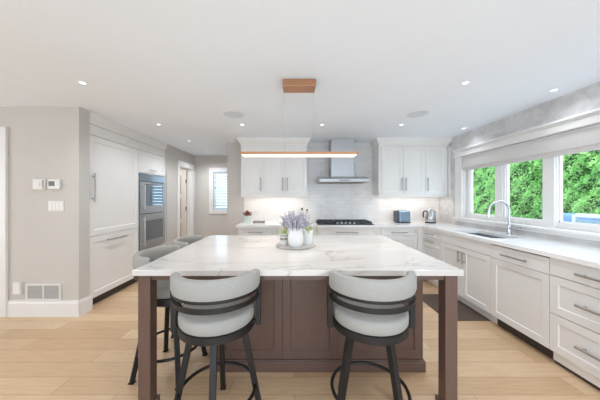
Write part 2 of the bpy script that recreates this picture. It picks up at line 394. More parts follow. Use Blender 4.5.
# folds: a cross-section in (x,z) extruded along y
def yprism(prof, y0, y1):
    mb = MB(); A = [mb.b.verts.new((x, y0, z)) for x, z in prof]; B = [mb.b.verts.new((x, y1, z)) for x, z in prof]; L = len(prof)
    for k in range(L): mb.b.faces.new((A[k], A[(k+1) % L], B[(k+1) % L], B[k]))
    mb.b.faces.new(A[::-1]); mb.b.faces.new(B); return mb
yprism([(CF+.050, 2.036), (CF+.012, 2.036), (CF+.008, 1.97), (CF-.002, 1.890), (CF+.0, 1.874), (CF+.012, 1.87), (CF+.050, 1.874)], oy0+.02, 3.945).build('fabric', M['shade'], rs, 0, True)
yprism([(CF+.046, 1.876), (CF+.022, 1.876), (CF+.020, 1.835), (CF+.026, 1.822), (CF+.046, 1.822)], oy0+.02, 3.945).build('lower_fold', M['shade'], rs, 0, True)
box('head_rail', M['trim'], rs, CF+.018, CF+.050, oy0+.02, 3.945, 2.034, 2.048)

# ------------------------------------------------------------------ cabinets
def pull(parent, p0, p1, out=.032, r=.0078):
    """bar pull from p0 to p1, standing out towards -y"""
    p0 = Vector(p0); p1 = Vector(p1); o = Vector((0, -out, 0)); d = (p1-p0).normalized(); L = (p1-p0).length
    r = .0098 if L > .31 else r; mb = MB().rod(p0+o, p1+o, r); e = min(.04, L*.15)
    for q in (p0+d*e, p1-d*e): mb.rod(q, q+o, r*.8)
    return mb.build('handle', M['pull'], parent, 0, True)
G = .0022
def front(parent, kind, x0, x1, z0, z1, handle=None, m='white', rail=.062):
    """kind: door / drawer (shaker) or flat; handle: ((x,z),(x,z))"""
    a, b_, c, d = x0+G, x1-G, z0+G, z1-G
    mb = MB()
    if kind == 'flat': mb.box(a, b_, -.02, 0, c, d); nm = 'drawer'
    else: mb.shaker(a, b_, c, d, -.02, .02, rail if d-c > .22 else .035, .009); nm = kind
    o = mb.build(nm, M[m], parent, .0012)
    if handle: pull(o, (handle[0][0], -.02, handle[0][1]), (handle[1][0], -.02, handle[1][1]))
    return o
def base_cab(label, loc, rz, wd, depth=.58, toe='white', name='base_cabinet', zt=.887, toeback=.055):
    t = thing(name, label, 'cabinet', loc, rz, 'white base cabinets')
    box('carcass', M['white'], t, .001, wd-.001, 0.0005, depth, .105, zt)
    box('toe_kick', M[toe], t, .001, wd-.001, toeback, toeback+.02, 0 if toeback > .03 else .03, .105)
    if toeback < .03: box('gap_shade', M['toe'], t, .001, wd-.001, toeback+.012, toeback+.02, 0, .03)  # dark strip standing in for the shade under the toe kick
    return t
RX = 2.155   # right-run carcass face
def hbar(x, L, z): return ((x-L/2, z), (x+L/2, z))
t = base_cab('white base cabinet of drawers under the kettle end of the worktop, next to the corner', (RX, 3.99, 0), -PI/2, .49)
for (z0, z1, hz) in ((.745, .885, .812), (.60, .742, .69), (.11, .597, .45)): front(t, 'drawer', 0, .49, z0, z1, hbar(.22, .2, hz))
t = base_cab('white two-door sink cabinet with a plain panel above its doors', (RX, 3.50, 0), -PI/2, .89, name='sink_cabinet')
bpy.data.objects.remove(t.children[0])
MB().box(.001, .889, .0005, .58, .105, .66).box(.001, .019, .0005, .58, .66, .887).box(.871, .889, .0005, .58, .66, .887).box(.019, .871, .0005, .02, .66, .887).build('carcass', M['white'], t)
front(t, 'flat', 0, .89, .745, .885)['label'] = 'plain false drawer front'
front(t, 'door', 0, .445, .11, .742, ((.405, .55), (.405, .70))); front(t, 'door', .445, .89, .11, .742, ((.485, .55), (.485, .70)))
dw = thing('dishwasher', 'panelled white dishwasher between the sink cabinet and the wide drawers', 'dishwasher', (RX, 2.608, 0), -PI/2)
box('body', M['white'], dw, .002, .595, .0005, .57, .105, .875)
box('toe_kick', M['toe'], dw, .002, .595, .05, .07, 0, .105)
box('control_strip', M['toe'], dw, .004, .593, -.012, .02, .877, .886)
front(dw, 'door', 0, .597, .11, .735)
p = front(dw, 'flat', 0, .597, .735, .875, hbar(.29, .27, .80)); p.name = 'upper_panel'
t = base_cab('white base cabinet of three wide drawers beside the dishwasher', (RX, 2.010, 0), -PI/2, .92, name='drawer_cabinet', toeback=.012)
front(t, 'flat', 0, .92, .74, .885, hbar(.46, .5, .808)); front(t, 'drawer', 0, .92, .425, .737, hbar(.46, .5, .575)); front(t, 'drawer', 0, .92, .11, .422, hbar(.46, .5, .262))
# corner filler
struct(MB().box(2.05, 2.14, 3.99, 4.02, .105, .887).box(2.135, 2.155, 3.99, 4.02, .105, .887).build('trim_5', M['white']))
# back run
BY = 4.02
t = base_cab('white base cabinet of drawers below the small plant pot', (-.945, BY, 0), 0, .595)
for (z0, z1, hz) in ((.745, .885, .806), (.43, .742, .585), (.11, .427, .27)): front(t, 'drawer', 0, .595, z0, z1, hbar(.295, .235, hz))
t = base_cab('white base cabinet hidden behind the lavender vase, left of the cooktop drawers', (-.35, BY, 0), 0, .725)
front(t, 'flat', 0, .725, .745, .885, hbar(.3625, .235, .806)); front(t, 'door', 0, .3625, .11, .742); front(t, 'door', .3625, .725, .11, .742)
t = base_cab('white base cabinet of wide drawers directly below the gas cooktop', (.375, BY, 0), 0, 1.0)
for (z0, z1, hz) in ((.745, .885, .806), (.43, .742, .585), (.11, .427, .27)): front(t, 'drawer', 0, 1.0, z0, z1, hbar(.5, .37, hz))
t = base_cab('white base cabinet of drawers below the blue toaster', (1.45, BY, 0), 0, .60)
for (z0, z1, hz) in ((.745, .885, .806), (.43, .742, .585), (.11, .427, .27)): front(t, 'drawer', 0, .60, z0, z1, hbar(.29, .28, hz))
struct(box('trim_6', M['white'], None, 1.376, 1.449, 4.003, 4.03, .105, .887))
# worktop, one L-shaped slab with the sink cut-out
CX, CY = 2.112, 3.974; sx0, sx1, sy0, sy1 = 2.22, 2.575, 2.70, 3.36
wt = MB().box(-.97, CX, CY, YB-.008, .888, CT).box(CX, XR, sy1, YB-.008, .888, CT).box(CX, sx0, sy0, sy1, .888, CT).box(sx1, XR, sy0, sy1, .888, CT).box(CX, XR, 1.08, sy0, .888, CT)
bmesh.ops.remove_doubles(wt.b, verts=wt.b.verts[:], dist=1e-5)
tag(wt.build('worktop', M['quartz2']), 'white stone worktop running in an L along the window and back wall', 'worktop')
sk = thing('sink', 'grey undermount sink set in the worktop below the window', 'sink', (0, 0, 0))
MB().box(sx0-.012, sx0, sy0-.012, sy1+.012, .70, .8878).box(sx1, sx1+.012, sy0-.012, sy1+.012, .70, .8878).box(sx0, sx1, sy0-.012, sy0, .70, .8878).box(sx0, sx1, sy1, sy1+.012, .70, .8878).box(sx0-.012, sx1+.012, sy0-.012, sy1+.012, .69, .70).build('basin', M['sinkm'], sk)
MB().lathe([(0, 0), (.04, 0), (.045, .004), (.02, .006), (0, .006)], 20, (2.40, 3.03, .70)).build('drain', M['chrome'], sk, 0, True)
fc = thing('faucet', 'tall chrome gooseneck faucet with pull-down spray behind the sink', 'faucet', (2.665, 2.98, CT))
MB().lathe([(0, 0), (.03, 0), (.03, .008), (.021, .014), (.021, .12), (.016, .13), (0, .13)], 20).build('body', M['chrome'], fc, 0, True)
arc_p = [(0, 0, .12), (0, 0, .30)]+[(-.125+.125*math.cos(a), 0, .30+.115*math.sin(a)) for a in [PI*k/14 for k in range(1, 14)]]+[(-.252, 0, .29)]
MB().tube(arc_p, .0125, 12).build('spout', M['chrome'], fc, 0, True)
MB().rod((-.2515, 0, .295), (-.256, 0, .215), .016, .019).build('spray_head', M['chrome'], fc, 0, True)
MB().rod((0, -.018, .075), (.0, -.06, .078), .016).rod((0, -.05, .08), (.02, -.145, .105), .0075).build('lever', M['chrome'], fc, 0, True)

# uppers
def upper(name, label, x0, x1, doors, hs):
    t = thing(name, label, 'cabinet', (x0, 4.29, 0), 0)
    wd = x1-x0; dp = 4.611-4.29
    box('carcass', M['white'], t, 0, wd, 0.0005, dp, 1.432, 2.30)
    for (a, b_), h in zip(doors, hs):
        front(t, 'door', a-x0, b_-x0, 1.432, 2.30, ((h-x0, 1.50), (h-x0, 1.74)))
    box('light_rail', M['white'], t, 0, wd, -.02, 0, 1.392, 1.430, .003)
    # crown: cornice profile on the front and both ends
    def ring(e, z): return [(-e, -.02-e, z), (wd+e, -.02-e, z), (wd+e, dp, z), (-e, dp, z)]
    mb = MB(); prof = [(0, 2.30), (.006, 2.305), (.006, 2.335), (.014, 2.345), (.05, 2.405), (.056, 2.415), (.056, 2.4395)]
    rr = [[mb.b.verts.new(p) for p in ring(e, z)] for e, z in prof]
    for A, B in zip(rr, rr[1:]):
        for k in range(4): mb.b.faces.new((A[k], A[(k+1) % 4], B[(k+1) % 4], B[k]))
    mb.b.faces.new(rr[0][::-1]); mb.b.faces.new(rr[-1])
    mb.build('crown', M['white'], t)
    box('light_strip', M['strip'], t, .06, wd-.06, .10, .115, 1.424, 1.4315)
    area('under_cabinet_light', (wd/2, .11, 1.418), (0, 0, 0), wd-.12, .02, 2.0, (1., .90, .79), t)
    return t
upper('wall_cabinet', 'white three-door wall cabinet above the small plant pot, left of the hood', -.955, .225, ((-.953, -.56), (-.56, -.168), (-.168, .223)), (-.60, -.208, -.128))
upper('wall_cabinet', 'white three-door wall cabinet between the hood and the window wall', 1.505, 2.735, ((1.55, 1.941), (1.941, 2.325), (2.325, 2.715)), (1.905, 1.977, 2.365))
struct(box('trim_7', M['white'], None, 2.792-.052, XR-.001, 4.27, 4.61, 1.392, 2.30))

# tall units on the left: built-in fridge and double oven
PX = -2.56
fr = thing('refrigerator', 'tall built-in refrigerator hidden behind white panels, left of the double oven', 'refrigerator', (PX, 2.968, 0), PI/2)
box('body', M['white'], fr, .001, .941, .0005, .70, .105, 2.168)
box('toe_kick', M['toe'], fr, .001, .941, .045, .065, 0, .105)
front(fr, 'door', 0, .942, .895, 2.168, ((.047, 1.33), (.047, 1.69)), rail=.075)
front(fr, 'drawer', 0, .942, .11, .893, hbar(.445, .36, .815), rail=.075)
ov = thing('oven_cabinet', 'tall white cabinet with a flap door and drawer around the double oven', 'cabinet', (PX, 3.913, 0), PI/2)
MB().box(0, .02, 0, .66, .105, 2.168).box(.767, .787, 0, .66, .105, 2.168).box(.02, .767, .64, .66, .105, 2.168).box(.02, .767, 0, .64, 2.15, 2.168).box(.02, .767, 0, .64, 1.79, 1.808).box(.02, .767, 0, .64, .48, .50).box(.02, .767, 0, .64, .105, .12).build('carcass', M['white'], ov)
box('toe_kick', M['toe'], ov, .001, .786, .045, .065, 0, .105)
front(ov, 'door', 0, .787, 1.80, 2.168, hbar(.36, .17, 1.865)); front(ov, 'drawer', 0, .787, .11, .495, hbar(.39, .3, .40))
dv = thing('double_oven', 'stainless steel double wall oven with two side-opening glass doors', 'oven', (PX, 3.935, 0), PI/2)
box('body', M['toe'], dv, .003, .741, 0.0, .60, .505, 1.785)
box('control_panel', M['panelglass'], dv, 0, .744, -.030, 0, 1.662, 1.785, .003)
for z0, z1, wz0_, wz1_ in ((1.115, 1.648, 1.24, 1.61), (.51, 1.105, .64, .985)):
    mb = MB(); xa, xb = .10, .68
    mb.box(0, xa, -.035, 0, z0, z1).box(xb, .744, -.035, 0, z0, z1).box(xa, xb, -.035, 0, z0, wz0_).box(xa, xb, -.035, 0, wz1_, z1)
    d = mb.build('oven_door', M['ovensteel'], dv, .002)
    box('door_glass', M['ovenglass'], d, xa, xb, -.028, -.004, wz0_, wz1_)
    hz0, hz1 = z0+.07, z1-.05
    hm = MB().rod((.04, -.085, hz0), (.04, -.085, hz1), .012); 
    for q in (hz0+.03, hz1-.03): hm.rod((.04, -.035, q), (.04, -.085, q), .009)
    hm.build('handle', M['steel'], d, 0, True)
struct(MB().box(XL-.06, XL-.03, 2.94, 2.966, 0.105, 2.44).box(XL-.115, XL-.095, 2.94, 2.966, 0, .105).build('trim_8', M['white']))
struct(MB().box(XL-.06, XL-.03, 4.702, 4.725, 0.105, 2.44).build('trim_9', M['white']))
struct(MB().box(XL-.62, XL-.03, 2.968, 4.70, 2.172, 2.30).build('trim_10', M['white'], None, .003))
fz = sempty('trim_11', (XL-.03, 0, 0), PI/2); MB().prism_x([(0, 2.303), (-.01, 2.303), (-.012, 2.33), (-.03, 2.40), (-.034, 2.4395), (.5, 2.4395), (.5, 2.303)], 2.945, 4.725).build('crown', M['white'], fz)

# ------------------------------------------------------------------ hood and cooktop
hd = thing('range_hood', 'stainless steel chimney range hood on the tiled wall above the cooktop', 'range hood', (.858, YB-.008, 0))
MB().prism_x([(0, 1.655), (-.50, 1.655), (-.50, 1.705), (-.36, 1.755), (0, 1.755)], -.43, .43).build('canopy', M['steel'], hd, .003)
box('control_strip', M['trayd'], hd, -.09, .09, -.5025, -.4995, 1.672, 1.688)
box('filter', M['slot'], hd, -.40, .40, -.46, -.04, 1.648, 1.6555)
box('chimney', M['steel'], hd, -.20, .20, -.32, 0, 1.755, 2.439, .002)
ck = thing('gas_cooktop', 'black gas cooktop with cast-iron grates and a row of knobs', 'cooktop', (.868, 4.03, CT))
box('tray', M['iron'], ck, -.47, .47, 0, .50, 0, .014, .006)
for gx in (-.31, 0, .31):
    g_ = MB()
    for yy in (.075, .46): g_.box(gx-.145, gx+.145, yy-.008, yy+.008, .032, .05)
    for xx in (gx-.145, gx+.129): g_.box(xx, xx+.016, .067, .468, .032, .05)
    for xx in (gx-.06, gx+.045): g_.box(xx, xx+.014, .083, .452, .034, .048)
    for yy in (.19, .34): g_.box(gx-.13, gx+.13, yy-.006, yy+.006, .034, .048)
    for xx in (gx-.137, gx+.137):
        for yy in (.075, .46): g_.box(xx-.008, xx+.008, yy-.008, yy+.008, .014, .033)
    g_.build('grate', M['iron'], ck)
for bx, by, r in ((-.31, .16, .045), (-.31, .36, .035), (0, .26, .06), (.31, .16, .035), (.31, .36, .045)):
    MB().lathe([(0, 0), (r, 0), (r, .010), (r*.7, .012), (r*.7, .018), (0, .018)], 20, (bx, by, .014)).build('burner', M['iron'], ck, 0, True)
for kx in (-.14, -.07, 0, .07, .14):
    MB().rod((kx, .033, .013), (kx, .03, .042), .019, .016, 16).build('knob', M['steel'], ck, 0, True)

# ------------------------------------------------------------------ island
IX0, IX1, IY0, IY1 = -1.022, 1.064, 1.507, 2.915
iw = MB().box(IX0, IX1, IY0, IY1, .888, CT).build('island_worktop', M['quartz'], None, .003)
tag(iw, 'white island worktop with soft grey veins, on the brown base', 'worktop')
il = thing('kitchen_island', 'dark brown kitchen island base with square corner posts', 'island', (0, 0, 0))
BX0, BX1, BY0, BY1 = -.615, 1.023, 1.912, 2.89
# front: frame with three recessed panels, the first two meeting at a seam
box('carcass', M['brown'], il, BX0, BX1, BY0+.02, BY1, .06, .8875)
fx = MB(); xs = [(BX0, -.0965), (-.0945, .3465), (.3465, BX1)]
fx.shaker(BX0, -.0965, .095, .8875, BY0, .02, .064, .010); f1 = fx.build('panel', M['brown'], il, .0012)
fx = MB(); fx.shaker(-.0945, .3455, .095, .8875, BY0, .02, .062, .010); fx.build('panel', M['brown'], il, .0012)
fx = MB(); fx.shaker(.3465, BX1, .095, .8875, BY0, .02, .064, .010); fx.build('panel', M['brown'], il, .0012)
MB().box(BX0-.016, BX1+.016, BY0-.016, BY1+.016, 0, .083).box(BX0-.009, BX1+.009, BY0-.009, BY1+.009, .083, .093).build('plinth', M['brown'], il, .003)
PW = .078
for px, py in ((IX0+.024, IY0+.022), (IX1-.024-PW, IY0+.022), (IX0+.024, IY1-.03-PW)):
    po = box('post', M['brown'], il, px, px+PW, py, py+PW, 0, .8875, .003)
    MB().box(px-.014, px+PW+.014, py+PW-.03, py+PW+.014, 0, .055).build('post_block', M['brown'], po, .003)
ay = IY0+.034
MB().box(IX0+.024+PW, IX1-.024-PW, ay, ay+.03, .852, .8875).build('apron_rail', M['brown'], il, .002)
MB().box(IX0+.036, IX0+.066, IY0+.022+PW, IY1-.03-PW, .852, .8875).build('apron_rail', M['brown'], il, .002)
MB().box(IX1-.066, IX1-.036, IY0+.022+PW, BY0+.0, .852, .8875).build('apron_rail', M['brown'], il, .002)

# ------------------------------------------------------------------ stools
def stool(label, x, y, rz, leg_turn):
    """faces +y locally; the backrest is at -y; leg_turn turns the leg frame under the swivel"""
    t = thing('counter_stool', label, 'stool', (x, y, 0), rz, 'grey swivel stools around the island')
    lt = leg_turn-rz
    ring_pts = [(.228*math.cos(a), .228*math.sin(a), .205) for a in [2*PI*k/40 for k in range(40)]]
    for k in range(4):
        a = lt+k*PI/2; c, s_ = math.cos(a), math.sin(a)
        lg = MB().bar4((.15*c, .15*s_, .585), (.266*c, .266*s_, .004), .036, .033, (-s_, c, 0)).build('leg', M['black'], t, .002)
        MB().box(-.019, .019, -.019, .019, 0, .008).build('foot_glide', M['black'], lg).location = (.266*c, .266*s_, 0)
    MB().tube(ring_pts, .0105, 8, True).build('foot_ring', M['black'], t, 0, True)
    MB().lathe([(0, .545), (.12, .545), (.17, .57), (.17, .59), (0, .59)], 28).build('swivel_plate', M['black'], t, 0, True)
    MB().lathe([(0, .598), (.215, .598), (.224, .601), (.224, .640), (.218, .643), (0, .643)], 44).build('seat_ring', M['black'], t, 0, True)
    MB().lathe([(0, .643), (.19, .643), (.214, .645), (.221, .655), (.223, .690), (.221, .707), (.214, .717), (.203, .721), (.17, .722), (.08, .718), (0, .716)], 44).build('seat', M['cloth'], t, 0, True)
    c0 = -PI/2; hw = math.radians(80)
    # padded back: rounded section swept round the seat, the ends rounded off
    prof = [(.216, .852), (.212, .870), (.211, .915), (.213, .938), (.222, .949), (.240, .952), (.256, .946), (.263, .930), (.263, .866), (.257, .848), (.238, .844)]
    mb = MB(); n_ = 40; rings = []
    for i in range(n_+1):
        u = 2*i/n_-1; a = c0+hw*u
        e = max(0, (abs(u)-.95)/.05); f = math.sqrt(max(0, 1-e*e))*.55+.45 if e > 0 else 1
        rc, zc = .237, .905
        rings.append([mb.b.verts.new(((rc+(r-rc)*f)*math.cos(a), (rc+(r-rc)*f)*math.sin(a), zc+(z-zc)*(f*.4+.6))) for r, z in prof])
    L = len(prof)
    for A, B in zip(rings, rings[1:]):
        for k in range(L): mb.b.faces.new((A[k], A[(k+1) % L], B[(k+1) % L], B[k]))
    mb.b.faces.new(rings[0][::-1]); mb.b.faces.new(rings[-1])
    mb.build('backrest', M['cloth'], t, 0, True)
    for z0, z1 in ((.830, .850), (.780, .806)):
        MB().arc([(.246, z0), (.256, z0), (.256, z1), (.246, z1)], c0-math.radians(84), c0+math.radians(84), 36).build('back_rail', M['black'], t)
    for sg in (-1, 1):
        a = c0+sg*math.radians(82); c, s_ = math.cos(a), math.sin(a)
        MB().bar4((.248*c, .248*s_, .60), (.250*c, .250*s_, .865), .030, .030, (-s_, c, 0)).bar4((.21*c, .21*s_, .617), (.26*c, .26*s_, .617), .026, .026, (0, 0, 1)).build('back_upright', M['black'], t, .002)
    return t
stool('grey upholstered swivel stool before the island, beside the post on the pantry side', -.472, 1.48, math.radians(9), math.radians(10))
stool('grey upholstered swivel stool in front of the widest brown panel of the island', .462, 1.485, math.radians(-1), math.radians(29))
stool('grey swivel stool on the pantry side of the island, nearer the left front post', -1.0, 1.95, math.radians(-90), math.radians(37))
stool('grey swivel stool on the pantry side of the island, nearer the hall', -1.0, 2.55, math.radians(-86), math.radians(40))

# ------------------------------------------------------------------ pendant
pn = thing('linear_pendant', 'long slim copper pendant light hanging from two wires above the island', 'pendant light', (.042, 2.21, 0))
box('ceiling_canopy', M['copper'], pn, -.148, .148, -.075, .075, 2.378, 2.4395, .003)
for sx in (-.135, .135):
    MB().rod((sx, .02, 1.79), (sx, .02, 2.386), .0014, n=6).build('suspension_wire', M['wire'], pn)
MB().box(-.525, .525, -.078, .078, 1.776, 1.790).box(-.525, .525, -.078, -.072, 1.766, 1.776).box(-.525, .525, .072, .078, 1.766, 1.776).build('lamp_bar', M['copper'], pn)
box('diffuser', M['lampwhite'], pn, -.520, .520, -.072, .072, 1.7665, 1.776)
for sx in (-.47, .47): MB().rod((sx, 0, 1.7625), (sx, 0, 1.767), .013).build('end_screw', M['copper'], pn)
area('pendant_glow', (0, 0, 1.758), (0, 0, 0), 1.0, .09, 5, (1., .95, .88), pn)

# ------------------------------------------------------------------ ceiling fittings
def can(label, x, y, power=18.):
    t = thing('recessed_light', label, 'ceiling light', (x, y, H), 0, 'recessed ceiling lights')
    MB().lathe([(.024, -.001), (.024, -.004), (.040, -.004), (.043, -.001)], 28).build('trim_ring', M['ceil'], t, 0, True)
    MB().lathe([(0, -.002), (.025, -.002)], 28).build('lens', M['canlight'], t)
    d = bpy.data.lights.new('downlight', 'SPOT'); d.energy = power; d.spot_size = math.radians(150); d.spot_blend = 1.; d.shadow_soft_size = .04; d.color = (.94, .98, 1.04)
    o = bpy.data.objects.new('downlight', d); C.objects.link(o); o.location = (0, 0, -.02); o.parent = t
can('recessed ceiling light before the thermostat wall, nearest the fridge end panel', -1.95, 2.21, 26)
can('recessed ceiling light beside the top of the refrigerator crown', -1.955, 3.46, 19)
can('recessed ceiling light near the top of the oven cabinet', -1.96, 4.46, 34)
can('recessed ceiling light in the hall before the small far window', -2.0, 5.53, 36)
can('recessed ceiling light before the wall cabinet left of the hood', -.76, 3.48, 8)
can('recessed ceiling light to the right of the pendant wires, before the hood', .40, 3.48, 7)
can('recessed ceiling light before the wall cabinet beside the window wall', 1.55, 3.48, 8)
can('recessed ceiling light over the aisle between island and window, alone on its row', 1.576, 2.21, 38)
can('recessed ceiling light close to the window wall, over the dishwasher', 2.55, 2.355, 5)
can('recessed ceiling light close to the window wall, near the far corner', 2.58, 3.66, 4)
for lab, x, y in (('round ceiling speaker above the pantry side of the island', -.775, 3.05), ('round ceiling speaker above the aisle between island and window', 1.55, 3.03)):
    t = thing('ceiling_speaker', lab, 'speaker', (x, y, H), 0, 'round ceiling speakers')
    MB().lathe([(.118, -.001), (.118, -.006), (.130, -.006), (.132, -.001)], 40).build('rim', M['trim'], t, 0, True)
    MB().lathe([(0, -.004), (.119, -.004)], 40).build('grille', M['slot'] if False else mat('speaker_grille_cloth', (212, 221, 231), .9), t)

# ------------------------------------------------------------------ wall fittings on the near left wall
WY = 2.794
t = thing('thermostat', 'square white wall control with a round dial, left of the screen thermostat', 'thermostat', (-2.955, WY, 1.537))
box('housing', M['plate'], t, -.07, .07, -.028, 0, -.062, .062, .008)
MB().rod((-.012, -.028, .0), (-.012, -.034, .0), .034, n=24).build('dial', M['plate'], t, 0, True)
MB().box(.045, .062, -.0295, -.027, -.05, .05).build('vent_strip', M['slot'], t)
t = thing('thermostat', 'white thermostat with a small dark screen above the switches', 'thermostat', (-2.785, WY, 1.537))
box('housing', M['plate'], t, -.07, .07, -.026, 0, -.058, .058, .008)
box('screen', M['screen'], t, -.052, .018, -.0275, -.025, -.022, .034)
MB().box(.034, .056, -.0285, -.025, .012, .026).box(.034, .056, -.0285, -.025, -.018, -.004).build('button', M['plate'], t)
t = thing('light_switch', 'white four-gang light switch plate below the screen thermostat', 'switch', (-2.77, WY, 1.285))
box('plate', M['plate'], t, -.092, .092, -.007, 0, -.058, .058, .003)
for k in range(4): box('rocker', M['trim'], t, -.081+k*.0435, -.081+k*.0435+.032, -.011, -.006, -.035, .035, .002)
t = thing('air_vent', 'white return air vent grille low on the beige wall', 'vent', (-2.915, WY, .285))
MB().box(-.205, .205, -.012, 0, .075, .097).box(-.205, .205, -.012, 0, -.095, -.075).box(-.205, -.182, -.012, 0, -.075, .075).box(.182, .205, -.012, 0, -.075, .075).box(-.008, .008, -.012, 0, -.075, .075).build('frame', M['plate'], t, .002)
box('backing', M['slot'], t, -.182, .182, -.002, -.0005, -.075, .075)
sl = MB()
for k in range(11):
    z = -.07+k*.0136
    for a, b_ in ((-.182, -.008), (.008, .182)): sl.prism_x([(-.010, z), (-.009, z-.001), (-.003, z+.006), (-.004, z+.007)], a, b_)
sl.build('slats', M['slat'], t)
t = thing('wall_box', 'small white cover box on the wall beside the air vent', 'outlet', (-3.205, WY, .335))
box('cover', M['plate'], t, -.045, .045, -.03, 0, -.07, .07, .006)
box('lid_edge', M['trim'], t, -.038, .038, -.033, -.029, -.06, .06, .003)
t = thing('wall_outlet', 'white outlet plate on the tiles behind the small plant pot and tray', 'outlet', (-.62, YB-.008, 1.13))
box('plate', M['plate'], t, -.037, .037, -.006, 0, -.058, .058, .003)
for z in (-.025, .025): box('socket', M['trim'], t, -.018, .018, -.009, -.005, z-.016, z+.016, .002)

# ------------------------------------------------------------------ things on the worktops
kt = thing('kettle', 'brushed steel electric kettle in the corner of the worktop', 'kettle', (2.47, 4.36, CT))
MB().lathe([(0, 0), (.088, 0), (.09, .006), (.09, .018), (0, .018)], 32).build('base', M['black'], kt, 0, True)
MB().lathe([(0, .019), (.086, .019), (.09, .03), (.083, .12), (.068, .20), (.062, .222), (0, .222)], 36).build('body', M['steelk'], kt, 0, True)
MB().lathe([(0, .222), (.06, .222), (.05, .236), (.015, .242), (.015, .252), (.008, .258), (0, .258)], 28).build('lid', M['steelk'], kt, 0, True)
MB().tube([(-.06, 0, .205), (-.10, 0, .218), (-.128, 0, .195), (-.132, 0, .14), (-.122, 0, .10)], .011, 10).build('handle', M['black'], kt, 0, True)
MB().prism_x([(-.02, .18), (.02, .18), (.012, .215), (-.012, .215)], .055, .098).build('spout', M['steelk'], kt, .004)
MB().tube([(.085, .02, .012), (.13, .05, .006), (.16, .12, .006), (.17, .2, .01)], .004, 6).build('cord', M['black'], kt, 0, True)
to = thing('toaster', 'blue-grey metal toaster on the worktop below the wall cabinet', 'toaster', (1.98, 4.40, CT))
box('shell', M['blue'], to, -.105, .112, -.09, .09, .012, .225, .028).modifiers['edge'].segments = 4
box('end_panel', M['blueend'], to, -.138, -.104, -.088, .088, .012, .222, .02)
MB().box(-.152, -.136, -.016, .016, .14, .155).build('lever', M['iron'], to, .003)
for y in (-.035, .035): box('slot', M['iron'], to, -.08, .09, y-.014, y+.014, .222, .2265)
box('base', M['iron'], to, -.12, .12, -.08, .08, 0, .013)
def blades(mb, c, n_, r, h, wd, lean=.5, seed=0):
    rnd = random.Random(seed)
    for k in range(n_):
        a = rnd.uniform(0, 2*PI); q = rnd.uniform(.1, r); l = rnd.uniform(.6, 1)*h; o = rnd.uniform(.2, 1)*lean*h
        p = [Vector((c[0]+q*math.cos(a)+o*u*u*math.cos(a), c[1]+q*math.sin(a)+o*u*u*math.sin(a), c[2]+l*u)) for u in (0, .4, .75, 1)]
        s_ = Vector((-math.sin(a), math.cos(a), 0)); ws = (wd*.5, wd, wd*.8, wd*.08)
        A = [mb.b.verts.new(pp-s_*ww/2) for pp, ww in zip(p, ws)]; B = [mb.b.verts.new(pp+s_*ww/2) for pp, ww in zip(p, ws)]
        D = [mb.b.verts.new(pp+Vector((math.cos(a), math.sin(a), -.3))*ww*.25) for pp, ww in zip(p, ws)]
        for i in range(3):
            mb.b.faces.new((A[i], D[i], D[i+1], A[i+1])); mb.b.faces.new((D[i], B[i], B[i+1], D[i+1]))
    return mb
pp = thing('potted_plant', 'small russet-leaved plant in a pale mint pot at the end of the back worktop', 'plant', (-.86, 4.36, CT))
MB().lathe([(0, 0), (.058, 0), (.068, .125), (.072, .13), (.066, .13), (.062, .115), (0, .115)], 28).build('pot', M['mint'], pp, 0, True)
rnd = random.Random(3); mb = MB()
for k in range(70):
    a = rnd.uniform(0, 2*PI); r = rnd.uniform(0, .075); mb.ball((r*math.cos(a), r*math.sin(a), .135+rnd.uniform(0, .095)*(1-.5*r/.08)), rnd.uniform(.012, .021), 1, (1, 1, .55))
mb.build('foliage', M['rust'], pp, 0, True)
t = thing('serving_tray', 'small grey slate tray standing beside the mint plant pot', 'tray', (-.64, 4.36, CT))
box('slab', M['trayd'], t, -.105, .105, -.06, .06, .012, .036, .004)
for x in (-.09, .09):
    for y in (-.045, .045): box('foot', M['capd'], t, x-.008, x+.008, y-.008, y+.008, 0, .0125)
for lab, x, y, h, r, cap in (('white bottle with a dark grey pump top behind the lavender', .135, 4.33, .27, .036, 'capd'), ('white bottle with an olive brown cap beside the cooktop', .225, 4.30, .255, .038, 'capb')):
    t = thing('bottle', lab, 'bottle', (x, y, CT), 0, 'bottles beside the cooktop')
    MB().lathe([(0, 0), (r, 0), (r*1.02, .01), (r*1.02, h*.62), (r*.85, h*.72), (r*.4, h*.80), (r*.4, h*.86), (0, h*.86)], 24).build('body', M['bottle'], t, 0, True)
    MB().lathe([(0, h*.86), (r*.5, h*.86), (r*.5, h), (0, h)], 16).build('cap', M[cap], t, 0, True)

# island centrepiece
TX, TY = .008, 2.27
t = tag(MB().lathe([(0, 0), (.176, 0), (.182, .004), (.182, .012), (.176, .016), (0, .014)], 48).build('round_tray', M['traym'], None, 0, True), 'round grey stone tray under the vase and pots on the island', 'tray'); t.location = (TX, TY, CT)
VZ = CT+.0155
vs = thing('flower_vase', 'rounded white vase of lavender sprigs on the island tray', 'vase', (TX+.003, TY-.09, VZ))
MB().lathe([(0, 0), (.055, 0), (.062, .008), (.072, .05), (.073, .085), (.065, .125), (.056, .150), (.055, .165), (.061, .182), (.056, .183), (.050, .166), (.050, .15), (0, .14)], 44).build('vase', M['ceramic'], vs, 0, True)
mb = MB()
for k in range(12):
    a = 2*PI*k/12; mb.ball((.060*math.cos(a), .060*math.sin(a), .165), .009, 1, (1, 1, 1.3))
mb.build('beaded_rim', M['ceramic2'], vs, 0, True)
rnd = random.Random(11); st = MB(); bl_ = MB()
